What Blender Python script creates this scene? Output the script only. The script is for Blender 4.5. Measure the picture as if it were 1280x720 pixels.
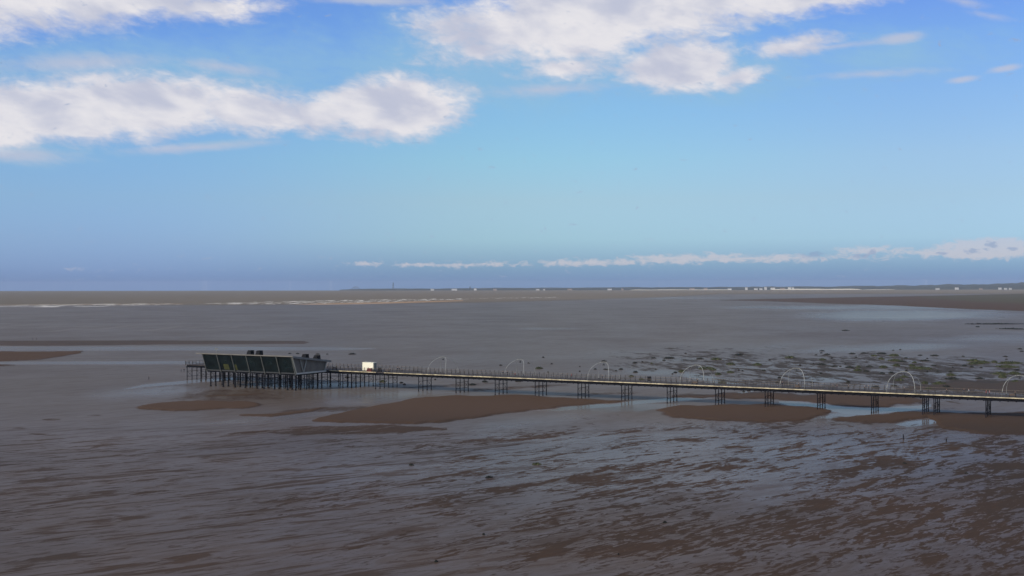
import bpy, bmesh, math, random
import numpy as np
from mathutils import Vector, Matrix
R = math.radians
random.seed(7); rng = np.random.RandomState(7)
for o in list(bpy.data.objects): bpy.data.objects.remove(o)
sc = bpy.context.scene; COL = sc.collection

# ------------------------------------------------------------------ camera
H = 42.0; F = 1550.0; YH = 357.2; KR = 0.0016      # height, focal length in photo pixels, horizon row, roll
cam = bpy.data.cameras.new('camera'); co = bpy.data.objects.new('camera', cam); COL.objects.link(co)
cam.sensor_width = 36; cam.lens = 36*F/1280
cam.clip_start = 1; cam.clip_end = 60000
pitch = math.atan((YH-360)/F)
co.matrix_world = Matrix.Translation((0, 0, H)) @ Matrix.Rotation(R(90)+pitch, 4, 'X') @ Matrix.Rotation(-KR, 4, 'Z')
sc.camera = co
sc.view_settings.view_transform = 'Standard'; sc.view_settings.look = 'None'
sc.view_settings.exposure = 0; sc.view_settings.gamma = 1

def unroll(px, py): return px-(py-360)*KR, py+(px-640)*KR
def gp(px, py, z=0.0):
    "map position of a surveyed photo point lying at height z"
    x, y = unroll(px, py); D = (H-z)*F/(y-YH)
    return Vector(((x-640)/F*D, D, z))

# ------------------------------------------------------------------ node helpers
class NT:
    def __init__(s, tree): s.t = tree; s.n = tree.nodes; s.l = tree.links
    def add(s, typ, **kw):
        n = s.n.new(typ)
        for k, v in kw.items():
            if k == 'ins':
                for i, val in v.items(): s.set(n, i, val)
            else: setattr(n, k, v)
        return n
    def set(s, n, i, v):
        if isinstance(v, bpy.types.NodeSocket): s.l.new(v, n.inputs[i])
        elif v is not None: n.inputs[i].default_value = v
    def m(s, op, a, b=None, c=None, clamp=False):
        n = s.n.new('ShaderNodeMath'); n.operation = op; n.use_clamp = clamp
        s.set(n, 0, a); s.set(n, 1, b); s.set(n, 2, c); return n.outputs[0]
    def mr(s, v, a, b, c=0., d=1., smooth=True):
        n = s.n.new('ShaderNodeMapRange'); n.interpolation_type = 'SMOOTHSTEP' if smooth else 'LINEAR'
        s.set(n, 0, v); s.set(n, 1, a); s.set(n, 2, b); s.set(n, 3, c); s.set(n, 4, d); return n.outputs[0]
    def mix(s, f, a, b):
        n = s.n.new('ShaderNodeMix'); n.data_type = 'RGBA'
        s.set(n, 0, f); s.set(n, 6, a); s.set(n, 7, b); return n.outputs[2]
    def mul(s, a, b):
        n = s.n.new('ShaderNodeMix'); n.data_type = 'RGBA'; n.blend_type = 'MULTIPLY'
        s.set(n, 0, 1.0); s.set(n, 6, a); s.set(n, 7, b); return n.outputs[2]
    def noise(s, vec, scale, detail=4, rough=.55, dist=0., lac=2.):
        n = s.n.new('ShaderNodeTexNoise'); s.set(n, 'Vector', vec)
        s.set(n, 'Scale', scale); s.set(n, 'Detail', detail); s.set(n, 'Roughness', rough); s.set(n, 'Distortion', dist)
        return n.outputs[0]
    def comb(s, x, y, z=0.):
        n = s.n.new('ShaderNodeCombineXYZ'); s.set(n, 0, x); s.set(n, 1, y); s.set(n, 2, z); return n.outputs[0]

# ------------------------------------------------------------------ world: Nishita sky + clouds by direction
SUN_AZ = math.atan2(-.80, -.60); SUN_EL = R(28)
w = bpy.data.worlds.new('World'); sc.world = w; w.use_nodes = True
N = NT(w.node_tree); N.n.clear()
tc = N.add('ShaderNodeTexCoord')
sep = N.add('ShaderNodeSeparateXYZ'); N.l.new(tc.outputs['Generated'], sep.inputs[0])
X, Y, Z = sep.outputs
zc = N.m('MAXIMUM', Z, 0.004)
skyv = N.comb(X, Y, zc)
sky = N.add('ShaderNodeTexSky', sky_type='NISHITA', sun_disc=False, sun_elevation=SUN_EL, sun_rotation=SUN_AZ,
            altitude=40, air_density=1.0, dust_density=0.6, ozone_density=2.0)
N.l.new(skyv, sky.inputs[0])
az = N.m('MULTIPLY', N.m('ARCTAN2', X, Y), 57.29578)
el = N.m('MULTIPLY', N.m('ARCSINE', zc), 57.29578)
def ramp(fac, stops):
    n = N.add('ShaderNodeValToRGB'); e = n.color_ramp.elements
    while len(e) < len(stops): e.new(.5)
    for q, (p, c) in zip(e, stops): q.position = p; q.color = (c[0], c[1], c[2], 1)
    N.set(n, 0, fac); return n.outputs[0]
#RAMPS0
SKY_L = [(0.0022, (0.186, 0.320, 0.863)), (0.041, (0.240, 0.374, 0.868)), (0.1057, (0.279, 0.401, 0.774)), (0.1978, (0.33, 0.445, 0.691)), (0.2896, (0.35, 0.482, 0.692)), (0.417, (0.372, 0.506, 0.738)), (0.5427, (0.37, 0.508, 0.798)), (0.6489, (0.345, 0.485, 0.80)), (0.8, (0.356, 0.465, 0.762)), (1.0, (0.45, 0.47, 0.5))]
SKY_M = [(0.0022, (0.160, 0.279, 0.712)), (0.041, (0.205, 0.340, 0.674)), (0.1057, (0.312, 0.449, 0.67)), (0.1978, (0.384, 0.472, 0.593)), (0.2896, (0.391, 0.525, 0.613)), (0.417, (0.401, 0.547, 0.659)), (0.5427, (0.375, 0.515, 0.733)), (0.6489, (0.37, 0.50, 0.77)), (0.8, (0.379, 0.475, 0.731)), (1.0, (0.45, 0.47, 0.5))]
SKY_R = [(0.0022, (0.144, 0.238, 0.617)), (0.041, (0.180, 0.296, 0.599)), (0.1057, (0.284, 0.398, 0.63)), (0.1978, (0.335, 0.403, 0.541)), (0.2896, (0.37, 0.43, 0.548)), (0.417, (0.365, 0.448, 0.591)), (0.5427, (0.346, 0.449, 0.638)), (0.6489, (0.31, 0.405, 0.69)), (0.8, (0.332, 0.405, 0.657)), (1.0, (0.45, 0.47, 0.5))]
#RAMPS1
tel = N.m('DIVIDE', el, 20.0, clamp=True)
tint = N.mix(N.mr(az, -19, 0), ramp(tel, SKY_L), ramp(tel, SKY_M)); tint = N.mix(N.mr(az, 0, 21), tint, ramp(tel, SKY_R))
skycol = N.mul(N.mul(sky.outputs[0], tint), (2, 2, 2, 1))

uv = N.comb(N.m('ADD', az, N.m('MULTIPLY', el, .6)), N.m('MULTIPLY', el, 2.0), 0.)
n1 = N.noise(uv, .24, 8, .58, .35)
n2 = N.noise(uv, 1.3, 5, .6, .4)
nz = N.m('ADD', N.m('MULTIPLY', N.m('SUBTRACT', n1, .5), 1.45), N.m('MULTIPLY', N.m('SUBTRACT', n2, .5), .65))
def ang(px, py):
    x, y = unroll(px, py)
    return math.degrees(math.atan((x-640)/F)), math.degrees(math.atan((YH-y)/F))
def blob(px, py, rx, ry, tilt=0., k=1.):
    a, e = ang(px, py)
    n = N.add('ShaderNodeMapping', vector_type='TEXTURE')
    n.inputs['Location'].default_value = (a, e, 0); n.inputs['Rotation'].default_value = (0, 0, R(tilt))
    n.inputs['Scale'].default_value = (rx/27.05, ry/27.05, 1)
    N.l.new(N.comb(az, el, 0.), n.inputs['Vector'])
    l = N.add('ShaderNodeVectorMath', operation='LENGTH'); N.l.new(n.outputs[0], l.inputs[0])
    return N.m('MULTIPLY', N.mr(l.outputs['Value'], 0., 1.35, 1., 0., False), k)
def union(lst):
    r = lst[0]
    for b in lst[1:]: r = N.m('MAXIMUM', r, b)
    return r
BIG = [(40,-5,340,70,5,1.8),(-60,45,190,45,5,1.5),(250,20,150,26,4,1.1),(130,146,215,50,4,1.75),(0,178,100,30,3,1.3),(310,140,150,38,0,1.35),
       (495,136,112,46,3,1.8),(400,146,80,34,0,1.3),(740,20,250,62,5,1.75),(850,82,92,42,2,1.5),(1000,-4,230,34,4,1.6),
       (600,62,115,34,10,1.05),(700,84,120,26,2,1.0),(925,101,62,18,10,1.15),(985,66,80,20,3,1.2),(560,50,50,14,8,1.1)]
VEIL = [(640,70,330,75,3,1.25),(880,90,200,50,0,1.1),(200,110,330,60,3,1.15),(1100,85,160,40,2,.8),(180,95,300,45,4,.9),(380,95,150,30,-4,.8),(30,200,130,22,0,.8),(560,90,200,50,0,.85),
        (1085,100,90,10,0,.65),(700,110,240,20,0,.6),
        (470,2,60,8,0,.9),(270,185,60,8,3,.85),(80,100,120,20,8,.85)]
LOW = [(900,325,330,6,1,.95),(560,331,140,4,0,.9),(1235,314,66,13,1,2.0),(1085,315,45,7,0,1.1),(980,322,70,5,0,1.0),(850,323,110,7,2,1.05),(740,328,110,6,1,.95),(600,330,70,5,0,.75),(465,330,50,4,0,.8),
       (1160,318,60,7,0,1.0),(120,338,40,4,0,.5),(1300,316,60,9,0,1.3),(1500,318,120,12,0,1.2)]
DARKC = [(1018,320,22,5,0,1.1),(1080,321,20,4,0,1.0),(1093,318,14,5,0,.9),(1241,311,11,6,0,1.3),(1215,317,11,4,0,1.2),(1178,319,7,3,0,1.0),(1265,314,8,3,0,.8)]
big = N.mr(N.m('ADD', union([blob(*b) for b in BIG]), nz), .36, 1.02, 0., 1.)
veil = N.m('MULTIPLY', N.mr(N.m('ADD', union([blob(*b) for b in VEIL]), N.m('MULTIPLY', nz, .7)), .10, 1.0), .72)
nlow = N.noise(N.comb(az, N.m('MULTIPLY', el, 2.0), 3.), 1.7, 7, .66, .5)
WISP = [(1125,62,34,8,4,1.3),(1040,68,120,6,3,1.0),(1203,115,24,5,6,1.3),(1256,105,24,5,6,1.3),(1205,24,40,9,-14,1.1),(1235,42,40,7,-14,.9),(1085,103,110,8,0,1.0),(470,3,110,8,0,1.3),(240,190,120,9,5,1.2),(20,205,110,14,0,1.2),(100,95,130,16,5,1.2),(290,92,90,12,-6,1.1),(1110,6,120,12,4,1.5),(690,112,120,12,2,1.0)]
wisp = N.m('MULTIPLY', N.mr(N.m('ADD', union([blob(*b) for b in WISP]), N.m('MULTIPLY', nz, .8)), .25, 1.25), .75)
low = N.m('MULTIPLY', N.mr(N.m('ADD', union([blob(*b) for b in LOW]), N.m('MULTIPLY', N.m('SUBTRACT', nlow, .5), 2.6)), .26, .95), .68)
drk = N.m('MULTIPLY', N.mr(N.m('ADD', union([blob(*b) for b in DARKC]), N.m('MULTIPLY', N.m('SUBTRACT', nlow, .5), 3.4)), .40, .9), .55)
# broken cloud over the rest of the sky, above and beside the photographed part
pl = N.m('DIVIDE', 1.0, N.m('ADD', zc, .12))
cn = N.noise(N.comb(N.m('MULTIPLY', X, pl), N.m('MULTIPLY', Y, pl), 0.), .9, 7, .55, .3)
outside = N.m('MAXIMUM', N.mr(el, 14, 19), N.m('MULTIPLY', N.mr(N.m('ABSOLUTE', az), 25, 32), N.mr(el, 2.5, 6)))
oth = N.m('MULTIPLY', N.mr(cn, .46, .62), N.m('MULTIPLY', outside, .9))
cov = N.m('MAXIMUM', N.m('MAXIMUM', big, N.m('MAXIMUM', low, wisp)), oth)
shade = N.m('MULTIPLY', N.mr(N.noise(uv, .33, 4, .5, .2), .30, .62), N.mr(n2, .15, .7, .8, 1.))
ccol = N.mix(N.m('MULTIPLY', big, shade), (.53, .56, .69, 1), (.81, .795, .83, 1))
ccol = N.mix(N.mr(el, 1., 2.5), (.64, .60, .64, 1), ccol)
vb = N.add('ShaderNodeBackground', ins={0: (.29, .51, .70, 1), 1: 1.0})
bgS0 = N.add('ShaderNodeBackground', ins={0: skycol, 1: .10})
bgC = N.add('ShaderNodeBackground', ins={0: ccol, 1: .98})
bgD = N.add('ShaderNodeBackground', ins={0: (.22, .33, .53, 1), 1: 1.0})
bgS = N.add('ShaderNodeMixShader', ins={0: veil}); N.l.new(bgS0.outputs[0], bgS.inputs[1]); N.l.new(vb.outputs[0], bgS.inputs[2])
ms = N.add('ShaderNodeMixShader', ins={0: cov}); N.l.new(bgS.outputs[0], ms.inputs[1]); N.l.new(bgC.outputs[0], ms.inputs[2])
ms2 = N.add('ShaderNodeMixShader', ins={0: drk}); N.l.new(ms.outputs[0], ms2.inputs[1]); N.l.new(bgD.outputs[0], ms2.inputs[2])
wo = N.add('ShaderNodeOutputWorld'); N.l.new(ms2.outputs[0], wo.inputs[0])

# ------------------------------------------------------------------ sun
sl = bpy.data.lights.new('sun', 'SUN'); sl.energy = 3.5; sl.angle = R(.53); sl.color = (1.0, .93, .80)
so = bpy.data.objects.new('sun', sl); COL.objects.link(so)
sd = Vector((math.sin(SUN_AZ)*math.cos(SUN_EL), math.cos(SUN_AZ)*math.cos(SUN_EL), math.sin(SUN_EL)))
so.rotation_euler = sd.to_track_quat('Z', 'Y').to_euler(); so.location = sd*300

# ------------------------------------------------------------------ materials
def mat(name, col, rough=.6, var=.25, scale=1.5, metal=0., spec=.4, bump=0., alt=None):
    m = bpy.data.materials.new(name); m.use_nodes = True; M = NT(m.node_tree)
    p = m.node_tree.nodes['Principled BSDF']
    t = M.add('ShaderNodeTexCoord'); n = M.noise(t.outputs['Object'], scale, 5, .6)
    a = tuple(c*(1-var) for c in col)+(1,); b = tuple(min(1, c*(1+var)) for c in (alt or col))+(1,)
    M.set(p, 'Base Color', M.mix(M.mr(n, .3, .7), a, b))
    p.inputs['Roughness'].default_value = rough; p.inputs['Metallic'].default_value = metal
    p.inputs['Specular IOR Level'].default_value = spec
    if bump:
        bn = M.add('ShaderNodeBump', ins={'Strength': bump, 'Distance': .1, 'Height': n}); M.l.new(bn.outputs[0], p.inputs['Normal'])
    return m
M_LEG = mat('dark iron', (.009, .009, .013), .85, .3, .8, spec=.08)
M_DECK = mat('deck planks', (.052, .040, .036), .75, .3, .35)
M_EDGE = mat('pale edge board', (.38, .31, .19), .6, .40, .5, alt=(.46, .39, .25))
M_RAIL = mat('railing paint', (.022, .019, .02), .6, .3, .5)
M_TRAIL = mat('handrail timber', (.13, .10, .075), .5, .3, .3)
M_WHITE = mat('white paint', (.56, .55, .50), .4, .06, .5)
M_BRACE = mat('pale brace', (.30, .30, .26), .5, .1, .5)
M_ARCH = mat('weathered arch paint', (.31, .31, .285), .5, .15, .5)
M_KIOSK = mat('cream painted panel', (.84, .79, .62), .5, .05, .4)
M_FIN = mat('pale steel fin', (.13, .13, .115), .5, .15, .5)
M_ROOFE = mat('pale roof edge', (.14, .125, .105), .5, .15, .3)
M_ROOF = mat('grey metal roof', (.17, .165, .155), .5, .15, .3)
M_ENDW = mat('grey slatted wall', (.17, .15, .125), .7, .15, .4)
M_GLASS = mat('dark tinted glass', (.006, .011, .012), .12, .5, .35, spec=.35)
M_COWL = mat('black cowl', (.010, .010, .012), .8, .3, 1., spec=.1)
M_RED = mat('dark red paint', (.20, .022, .015), .5, .15, 1.)
M_GREYB = mat('grey panel', (.22, .22, .19), .6, .15, .8)
M_OLIVE = mat('olive yellow poster', (.05, .052, .012), .6, .3, .6)
M_LAMPD = mat('dark lamp housing', (.03, .03, .03), .5, .2, 1.)
M_WOOD = mat('bench timber', (.09, .055, .035), .7, .3, 2.)
M_SLATE = mat('far roof slate', (.14, .13, .14), .8, .15, .05)
M_FWALL = mat('far haze dimmed white render', (.55, .54, .52), .8, .06, .05)  # white walls with distance haze put into the colour as dimming
M_FBRICK = mat('far brick', (.30, .22, .18), .8, .15, .05)
M_FSTEEL = mat('far dark steel', (.05, .06, .08), .8, .1, .05)
M_WIN = mat('far window glass', (.05, .06, .08), .3, .1, .05)

# ------------------------------------------------------------------ object helpers
def tag(o, label=None, cat=None, group=None, kind=None):
    if label: o['label'] = label
    if cat: o['category'] = cat
    if group: o['group'] = group
    if kind: o['kind'] = kind
    return o
def empty(name, loc=(0, 0, 0), rz=0.):
    o = bpy.data.objects.new(name, None); COL.objects.link(o); o.location = loc; o.rotation_euler = (0, 0, rz)
    o.empty_display_size = .5; return o
def obj(name, bm, m, parent=None, loc=None, smooth=False):
    me = bpy.data.meshes.new(name)
    bmesh.ops.recalc_face_normals(bm, faces=bm.faces); bm.to_mesh(me); bm.free()
    for mm in (m if isinstance(m, (list, tuple)) else [m]): me.materials.append(mm)
    if smooth:
        for p in me.polygons: p.use_smooth = True
    o = bpy.data.objects.new(name, me); COL.objects.link(o)
    if parent: o.parent = parent
    if loc: o.location = loc
    return o
def copy_tree(o, parent=None):
    c = o.copy(); COL.objects.link(c); c.parent = parent
    for ch in o.children: copy_tree(ch, c)
    return c
def B(): return bmesh.new()
def box(bm, x0, x1, y0, y1, z0, z1):
    vs = [bm.verts.new(p) for p in ((x0,y0,z0),(x1,y0,z0),(x1,y1,z0),(x0,y1,z0),(x0,y0,z1),(x1,y0,z1),(x1,y1,z1),(x0,y1,z1))]
    for f in ((0,3,2,1),(4,5,6,7),(0,1,5,4),(1,2,6,5),(2,3,7,6),(3,0,4,7)): bm.faces.new([vs[i] for i in f])
def hexa(bm, pts):
    vs = [bm.verts.new(p) for p in pts]
    for f in ((0,3,2,1),(4,5,6,7),(0,1,5,4),(1,2,6,5),(2,3,7,6),(3,0,4,7)): bm.faces.new([vs[i] for i in f])
def tube(bm, pts, r, seg=6, r1=None):
    pts = [Vector(p) for p in pts]; rings = []; n = len(pts)
    for i, p in enumerate(pts):
        d = (pts[min(i+1, n-1)]-pts[max(i-1, 0)]).normalized()
        a = d.cross(Vector((0, 0, 1)) if abs(d.z) < .9 else Vector((1, 0, 0))).normalized(); b = d.cross(a)
        rr = r if r1 is None else r+(r1-r)*i/(n-1)
        rings.append([bm.verts.new(p+(a*math.cos(t)+b*math.sin(t))*rr) for t in [2*math.pi*k/seg for k in range(seg)]])
    for q, w2 in zip(rings, rings[1:]):
        for k in range(seg): bm.faces.new((q[k], q[(k+1) % seg], w2[(k+1) % seg], w2[k]))
    bm.faces.new(rings[0]); bm.faces.new(list(reversed(rings[-1])))

# ------------------------------------------------------------------ the pier's line
DZ = 7.0
A0 = gp(1280, 497.8, DZ); A1 = gp(407, 462.6, DZ)
u = (A1-A0); u.z = 0; u.normalize(); e1 = -u; nn = Vector((u.y, -u.x, 0)); 
if nn.y < 0: nn = -nn
P0 = Vector((A0.x, A0.y, 0)); RZ = math.atan2(e1.y, e1.x)
def Wp(s, t, z=0.): return P0+u*s+nn*t+Vector((0, 0, z))
def s_at(px, z=DZ, t=0.):
    "distance along the pier of a surveyed column"
    r = (px-640)/F
    for _ in range(3):
        # row is nearly irrelevant; correct the roll with the row found
        a = P0+nn*t; s = (r*a.y-a.x)/(u.x-r*u.y); D = a.y+u.y*s; y = YH+(H-z)*F/D
        r = (px-(y-360)*KR-640)/F
    return s

# ------------------------------------------------------------------ ground sheet
cols = np.concatenate([np.linspace(-2600, -260, 60, endpoint=False), np.linspace(-260, 1540, 720, endpoint=False), np.linspace(1540, 3900, 60)])
rows = np.concatenate([YH+H*F/np.array([11700., 11000, 10000, 9000, 8000, 7000, 6200]), np.arange(368.2, 470, .45), np.arange(470, 540, .5), np.arange(540, 760, 1.), np.linspace(760, 2600, 40)])
PX, PY = np.meshgrid(cols, rows)                       # unrolled survey grid
D = H*F/(PY-YH); GX = (PX-640)/F*D; GY = D.copy()
px = PX+(PY-360)*KR; py = PY-(PX-640)*KR               # photo coordinates of each ground point
def vnoise(x, y, seed=0):
    xi = np.floor(x).astype(np.int64); yi = np.floor(y).astype(np.int64); xf = x-xi; yf = y-yi
    xf = xf*xf*(3-2*xf); yf = yf*yf*(3-2*yf)
    def h(a, b):
        q = (a*374761393+b*668265263+seed*1442695041) & 0x7fffffff
        q = ((q ^ (q >> 13))*1274126177) & 0x7fffffff
        return ((q ^ (q >> 16)) & 0xffff)/65535.
    return (h(xi,yi)*(1-xf)+h(xi+1,yi)*xf)*(1-yf)+(h(xi,yi+1)*(1-xf)+h(xi+1,yi+1)*xf)*yf
def fbm(x, y, o=4, seed=0):
    r = 0.; a = .5; f = 1.; tot = 0.
    for i in range(o): r = r+a*vnoise(x*f, y*f, seed+i*17); tot += a; a *= .5; f *= 2.1
    return r/tot
def ss(v, a, b): t = np.clip((v-a)/(b-a), 0, 1); return t*t*(3-2*t)
wx = (fbm(px/40, py/9, 4, 3)-.5); wy = (fbm(px/40, py/9, 4, 9)-.5)
def ell(cx, cy, rx, ry, tilt=0., soft=.25, warp=1.):
    c, s = math.cos(R(tilt)), math.sin(R(tilt))
    dx = px-cx+wx*rx*.25*warp; dy = py-cy+wy*ry*.9*warp
    a = (dx*c-dy*s)/rx; b = (dx*s+dy*c)/ry
    return 1-ss(np.sqrt(a*a+b*b), 1-soft, 1+soft)
def band(pts, soft=1.0, warp=2.0):
    if soft >= 1.2: soft *= 2.9; warp *= 3.2
    "strip between an upper and a lower line: pts = [(x, ytop, ybottom), ...]"
    xs = [p[0] for p in pts]; t = np.interp(px, xs, [p[1] for p in pts]); b = np.interp(px, xs, [p[2] for p in pts])
    yy = py+wy*warp
    f = ss(yy, t-soft*.5, t+soft*.5)*(1-ss(yy, b-soft*.5, b+soft*.5))
    return f*((b-t) > .05)*(px > xs[0])*(px < xs[-1])
mx = np.maximum
Zr = np.zeros_like(px)
# ---- dry(ish) sand banks
dry = Zr.copy()
SOLID = [((252,507.5,80,6.2,1,.12)), (830,517,20,3,0,.3), (930,517,105,9.5,0,.12)]
for a in SOLID[:1]+SOLID[2:]: dry = mx(dry, ell(*a))
dry = mx(dry, band([(388,526,526.5),(420,518,528),(470,507,530),(520,499,530.5),(560,495.5,527),(600,494.5,522),(650,494.5,515),(700,497,509),(740,499.5,506),(790,502,503)], 1.2, 1.5))
dry = mx(dry, band([(820,512,513),(850,507,522),(900,505.5,527),(960,506,528),(1010,509,524),(1040,513,516)], 1.2, 1.5))
dry = mx(dry, band([(1040,524,525),(1080,519,528),(1120,516,527),(1160,513,522),(1200,515,540),(1240,516,543),(1300,514,545),(1600,505,560)], 1.3, 2))
dry = mx(dry, band([(1160,516,519),(1180,517,536),(1300,515,545)], 1.3, 2)*.9)
dry = mx(dry, band([(840,492.5,495),(900,491,497),(960,489.5,500),(1000,493,503),(1060,492,509),(1110,493,510),(1150,498,504),(1165,500,501)], 1.5, 2)*.85)
dry = mx(dry, band([(1120,486.5,487),(1160,480.5,488),(1200,478,488),(1250,478,489),(1300,477,492),(1500,470,500)], 1.5, 2)*.9)
dry = mx(dry, band([(-400,437,457),(0,439.5,452),(50,440,450),(100,439,442),(104,439,439)], .5, .4))
dry = mx(dry, band([(-200,455,464),(-40,455,461),(18,456,457)], .5, .4)*.8)
dry = mx(dry, band([(-100,426.5,432),(60,425.5,432.5),(200,425.5,431),(380,426,430),(388,428,428.1)], .5, .4)*.62)
dry = mx(dry, band([(-100,426,432),(0,428,430.5),(60,426,428)], .5, .4)*.5)
dry = mx(dry, band([(280,543,544),(330,537,541),(370,533.5,543),(430,532,543),(500,532,540),(560,534,537)], 1.2, 2)*.5)
dry = mx(dry, ell(300,493,100,10,1,.5)*.50)
dry = mx(dry, ell(210,487,60,7,2,.4)*.50)
dry = mx(dry, ell(370,515,70,4,4,.5)*.45)
dry = mx(dry, band([(300,519,520),(340,518,521.5),(390,512.5,515),(402,509.5,511)], .8, .6)*.95)
dry = mx(dry, band([(255,495,495.6),(300,493,495.3),(330,491.7,493)], .6, .4)*.8)
dry = mx(dry, ell(420,512,50,4,3,.4)*.6)
dry = mx(dry, ell(65,524.5,14,1.5,2,.4)*.5); dry = mx(dry, ell(117,519,12,1.3,1,.4)*.5)
for a in ((20,535,20,1.4,0),(45,542.5,14,1.2,0),(640,485,90,2.5,3),(560,482,70,2.,3),(750,493,60,2.,2)): dry = mx(dry, ell(*a, .5)*.5)
# far bank on the right, tapering towards the middle
dry = mx(dry, band([(900,375,375.6),(960,373.5,376.5),(1040,372,379.5),(1120,370.5,382),(1200,369,386),(1280,367,389),(1700,362,400),(3000,361,420)], .8, .6)*.92)
green = band([(1150,370.5,372),(1220,368.5,377),(1300,367,380),(3000,362,400)], 1.5, .8)*.9
sandorange = mx(band([(370,380.2,380.6),(400,379.2,381),(470,378,380),(580,375.3,376.2)], .5, .3), band([(-100,381.6,382.4),(230,379.5,380)], .5, .3)*.5)  # strips of orange sand along the foam lines
# ---- pools and channels that mirror the sky
pool = Zr.copy()
pool = mx(pool, band([(-100,433.5,438),(0,433.2,438.5),(240,433,438.2),(420,434,438),(470,435,436)], .8, .5)*.5)
pool = mx(pool, band([(-100,452.2,456),(0,452,455.8),(235,451.5,455.5),(300,452,454)], .6, .4)*.55)
pool = mx(pool, band([(155,486,487),(180,480.5,484),(240,475,479),(300,472,474)], .8, .5)*.85)
pool = mx(pool, ell(190,489,60,7,4,.8)*.6)
pool = mx(pool, band([(640,512,513),(700,509,514),(760,504,509),(830,498,502.5),(880,495.5,499),(930,489.5,493),(942,487.5,489)], .8, .6)*.8)
pool = mx(pool, band([(700,508,512),(740,507,515),(800,505,514),(850,505,507)], 1, 1)*.5)
pool = mx(pool, band([(975,502,504),(990,501.5,508),(1030,502.5,512.5),(1060,508,518),(1080,509.5,519),(1110,509.5,516),(1150,506.5,512.5),(1165,505,508)], .7, .8))
pool = mx(pool, band([(1000,519,524),(1040,517,523),(1070,515,520)], 1, 1)*.7)
pool = mx(pool, band([(1120,530,531),(1135,527,534),(1160,524.5,531),(1175,524,528)], .8, 1)*.95)
pool = mx(pool, ell(1130,394,110,6,.5,.6)*1.0); pool = mx(pool, ell(1100,384.5,170,2.6,0,.6)*.7); pool = mx(pool, ell(1250,424,90,6,2,.7)*.35)
pool = mx(pool, ell(890,474,45,4,-8,.5)*.8); pool = mx(pool, ell(830,466,50,5,-2,.6)*.55); pool = mx(pool, ell(1030,474,34,5,-3,.5)*.7)
pool = mx(pool, ell(1115,434.5,110,4.5,2,.6)*.5); pool = mx(pool, ell(1185,467,50,3,1,.5)*.55); pool = mx(pool, ell(850,450,35,4,0,.6)*.5)
pool = mx(pool, ell(395,493,60,6,0,.6)*.5); pool = mx(pool, ell(440,480,60,3,2,.6)*.55); pool = mx(pool, ell(470,497,60,6,4,.5)*.6)
pool = mx(pool, ell(345,522,80,4,6,.5)*.55); pool = mx(pool, ell(690,524,90,7,8,.7)*.35); pool = mx(pool, ell(350,483.5,60,3,2,.6)*.6)
pool = mx(pool, ell(760,372.5,140,1.6,0,.6)*.4); pool = mx(pool, ell(690,411,40,1.2,0,.6)*.3)
pool = mx(pool, band([(1160,502,503),(1200,495,498),(1300,494,500)], 2, 3)*.6)
pool = mx(pool, band([(1000,545,546),(1100,535,545),(1180,532,560),(1300,535,565)], 6, 8)*.2)
pool = mx(pool, ell(900,572,420,46,3,.6)*.42)
pool = mx(pool, ell(1060,466,320,26,-2,.6)*.30)
# ---- how strongly the wet/dry mottling shows, and how coarse it is
amp = ss(py+ss(px, 500, 800)*10, 515, 536)*(.64+.36*ss(px+ (py-540)*.6, 180, 900))
amp = amp*(1-.45*ss(py, 665, 720))
amp = mx(amp, ell(1180,500,110,14,0,.5)*.95)
amp = mx(amp, ell(1050,464,330,26,-2,.6)*.75)
base = ell(900,572,420,46,3,.6)*.13; base = base+ell(900,535,420,14,1,.5)*.14*(py > 520)
base += ss(py, 515, 560)*(.16+.26*ss(px+(py-540)*.5, 250, 1150))+.02*ss(py, 640, 720)+.07*ss(px, 250, 500)*(1-ss(px, 800, 950))*ss(py, 560, 600)+.14*ss(px, 850, 1150)*ss(py, 540, 590)*(1-ss(py, 660, 700))
base = mx(base, ell(1060,466,320,26,-2,.6)*.55)
base = base+(fbm(px/230, py/30, 3, 21)-.5)*.45*ss(py, 520, 560)-.06*ss(py, 660, 720)
fine = ss(py, 575, 680)
amp = mx(amp, .30*ss(py, 450, 470)); amp = mx(amp, ell(1230,488,140,10,0,.5)*.9)
sea = 1-ss(py, np.interp(px, [-200,300,600,800,900,3000], [381,380,376.5,371,366.5,364]), np.interp(px, [-200,300,600,800,900,3000], [383,382,379,374,368.5,366]))
rough = (1-ss(py, 384, 398))*.8+ss(px, 900, 200)*0
foamb = mx(band([(-100,381,383.5),(0,381,384),(100,380,384),(190,379.2,381.6),(235,380,380.1)], .8, .8)*.9, band([(250,379.6,379.7),(300,378,380.5),(330,377.4,380.5),(400,375.5,379.5),(500,374,377.2),(560,373.4,375),(600,373.2,373.3)], .8, .8))
foamb = mx(foamb, band([(600,372.2,373.6),(700,371,372.5)], .5, .3)*.45)
fl2 = band([(-100,405,416),(150,406,415),(330,407,411),(380,409,410)], 1.1, 1)*.16
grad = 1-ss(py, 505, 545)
dry = np.clip(dry, 0, 1); pool = np.clip(pool*(1-ss(dry, .5, .9)), 0, 1)
GZ = .40*ss(dry, .5, 1.)*(py > 430)*(py < 560)
GX2 = GX; nr, nc = px.shape
verts = np.stack([GX2, GY, GZ], -1).reshape(-1, 3)
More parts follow.
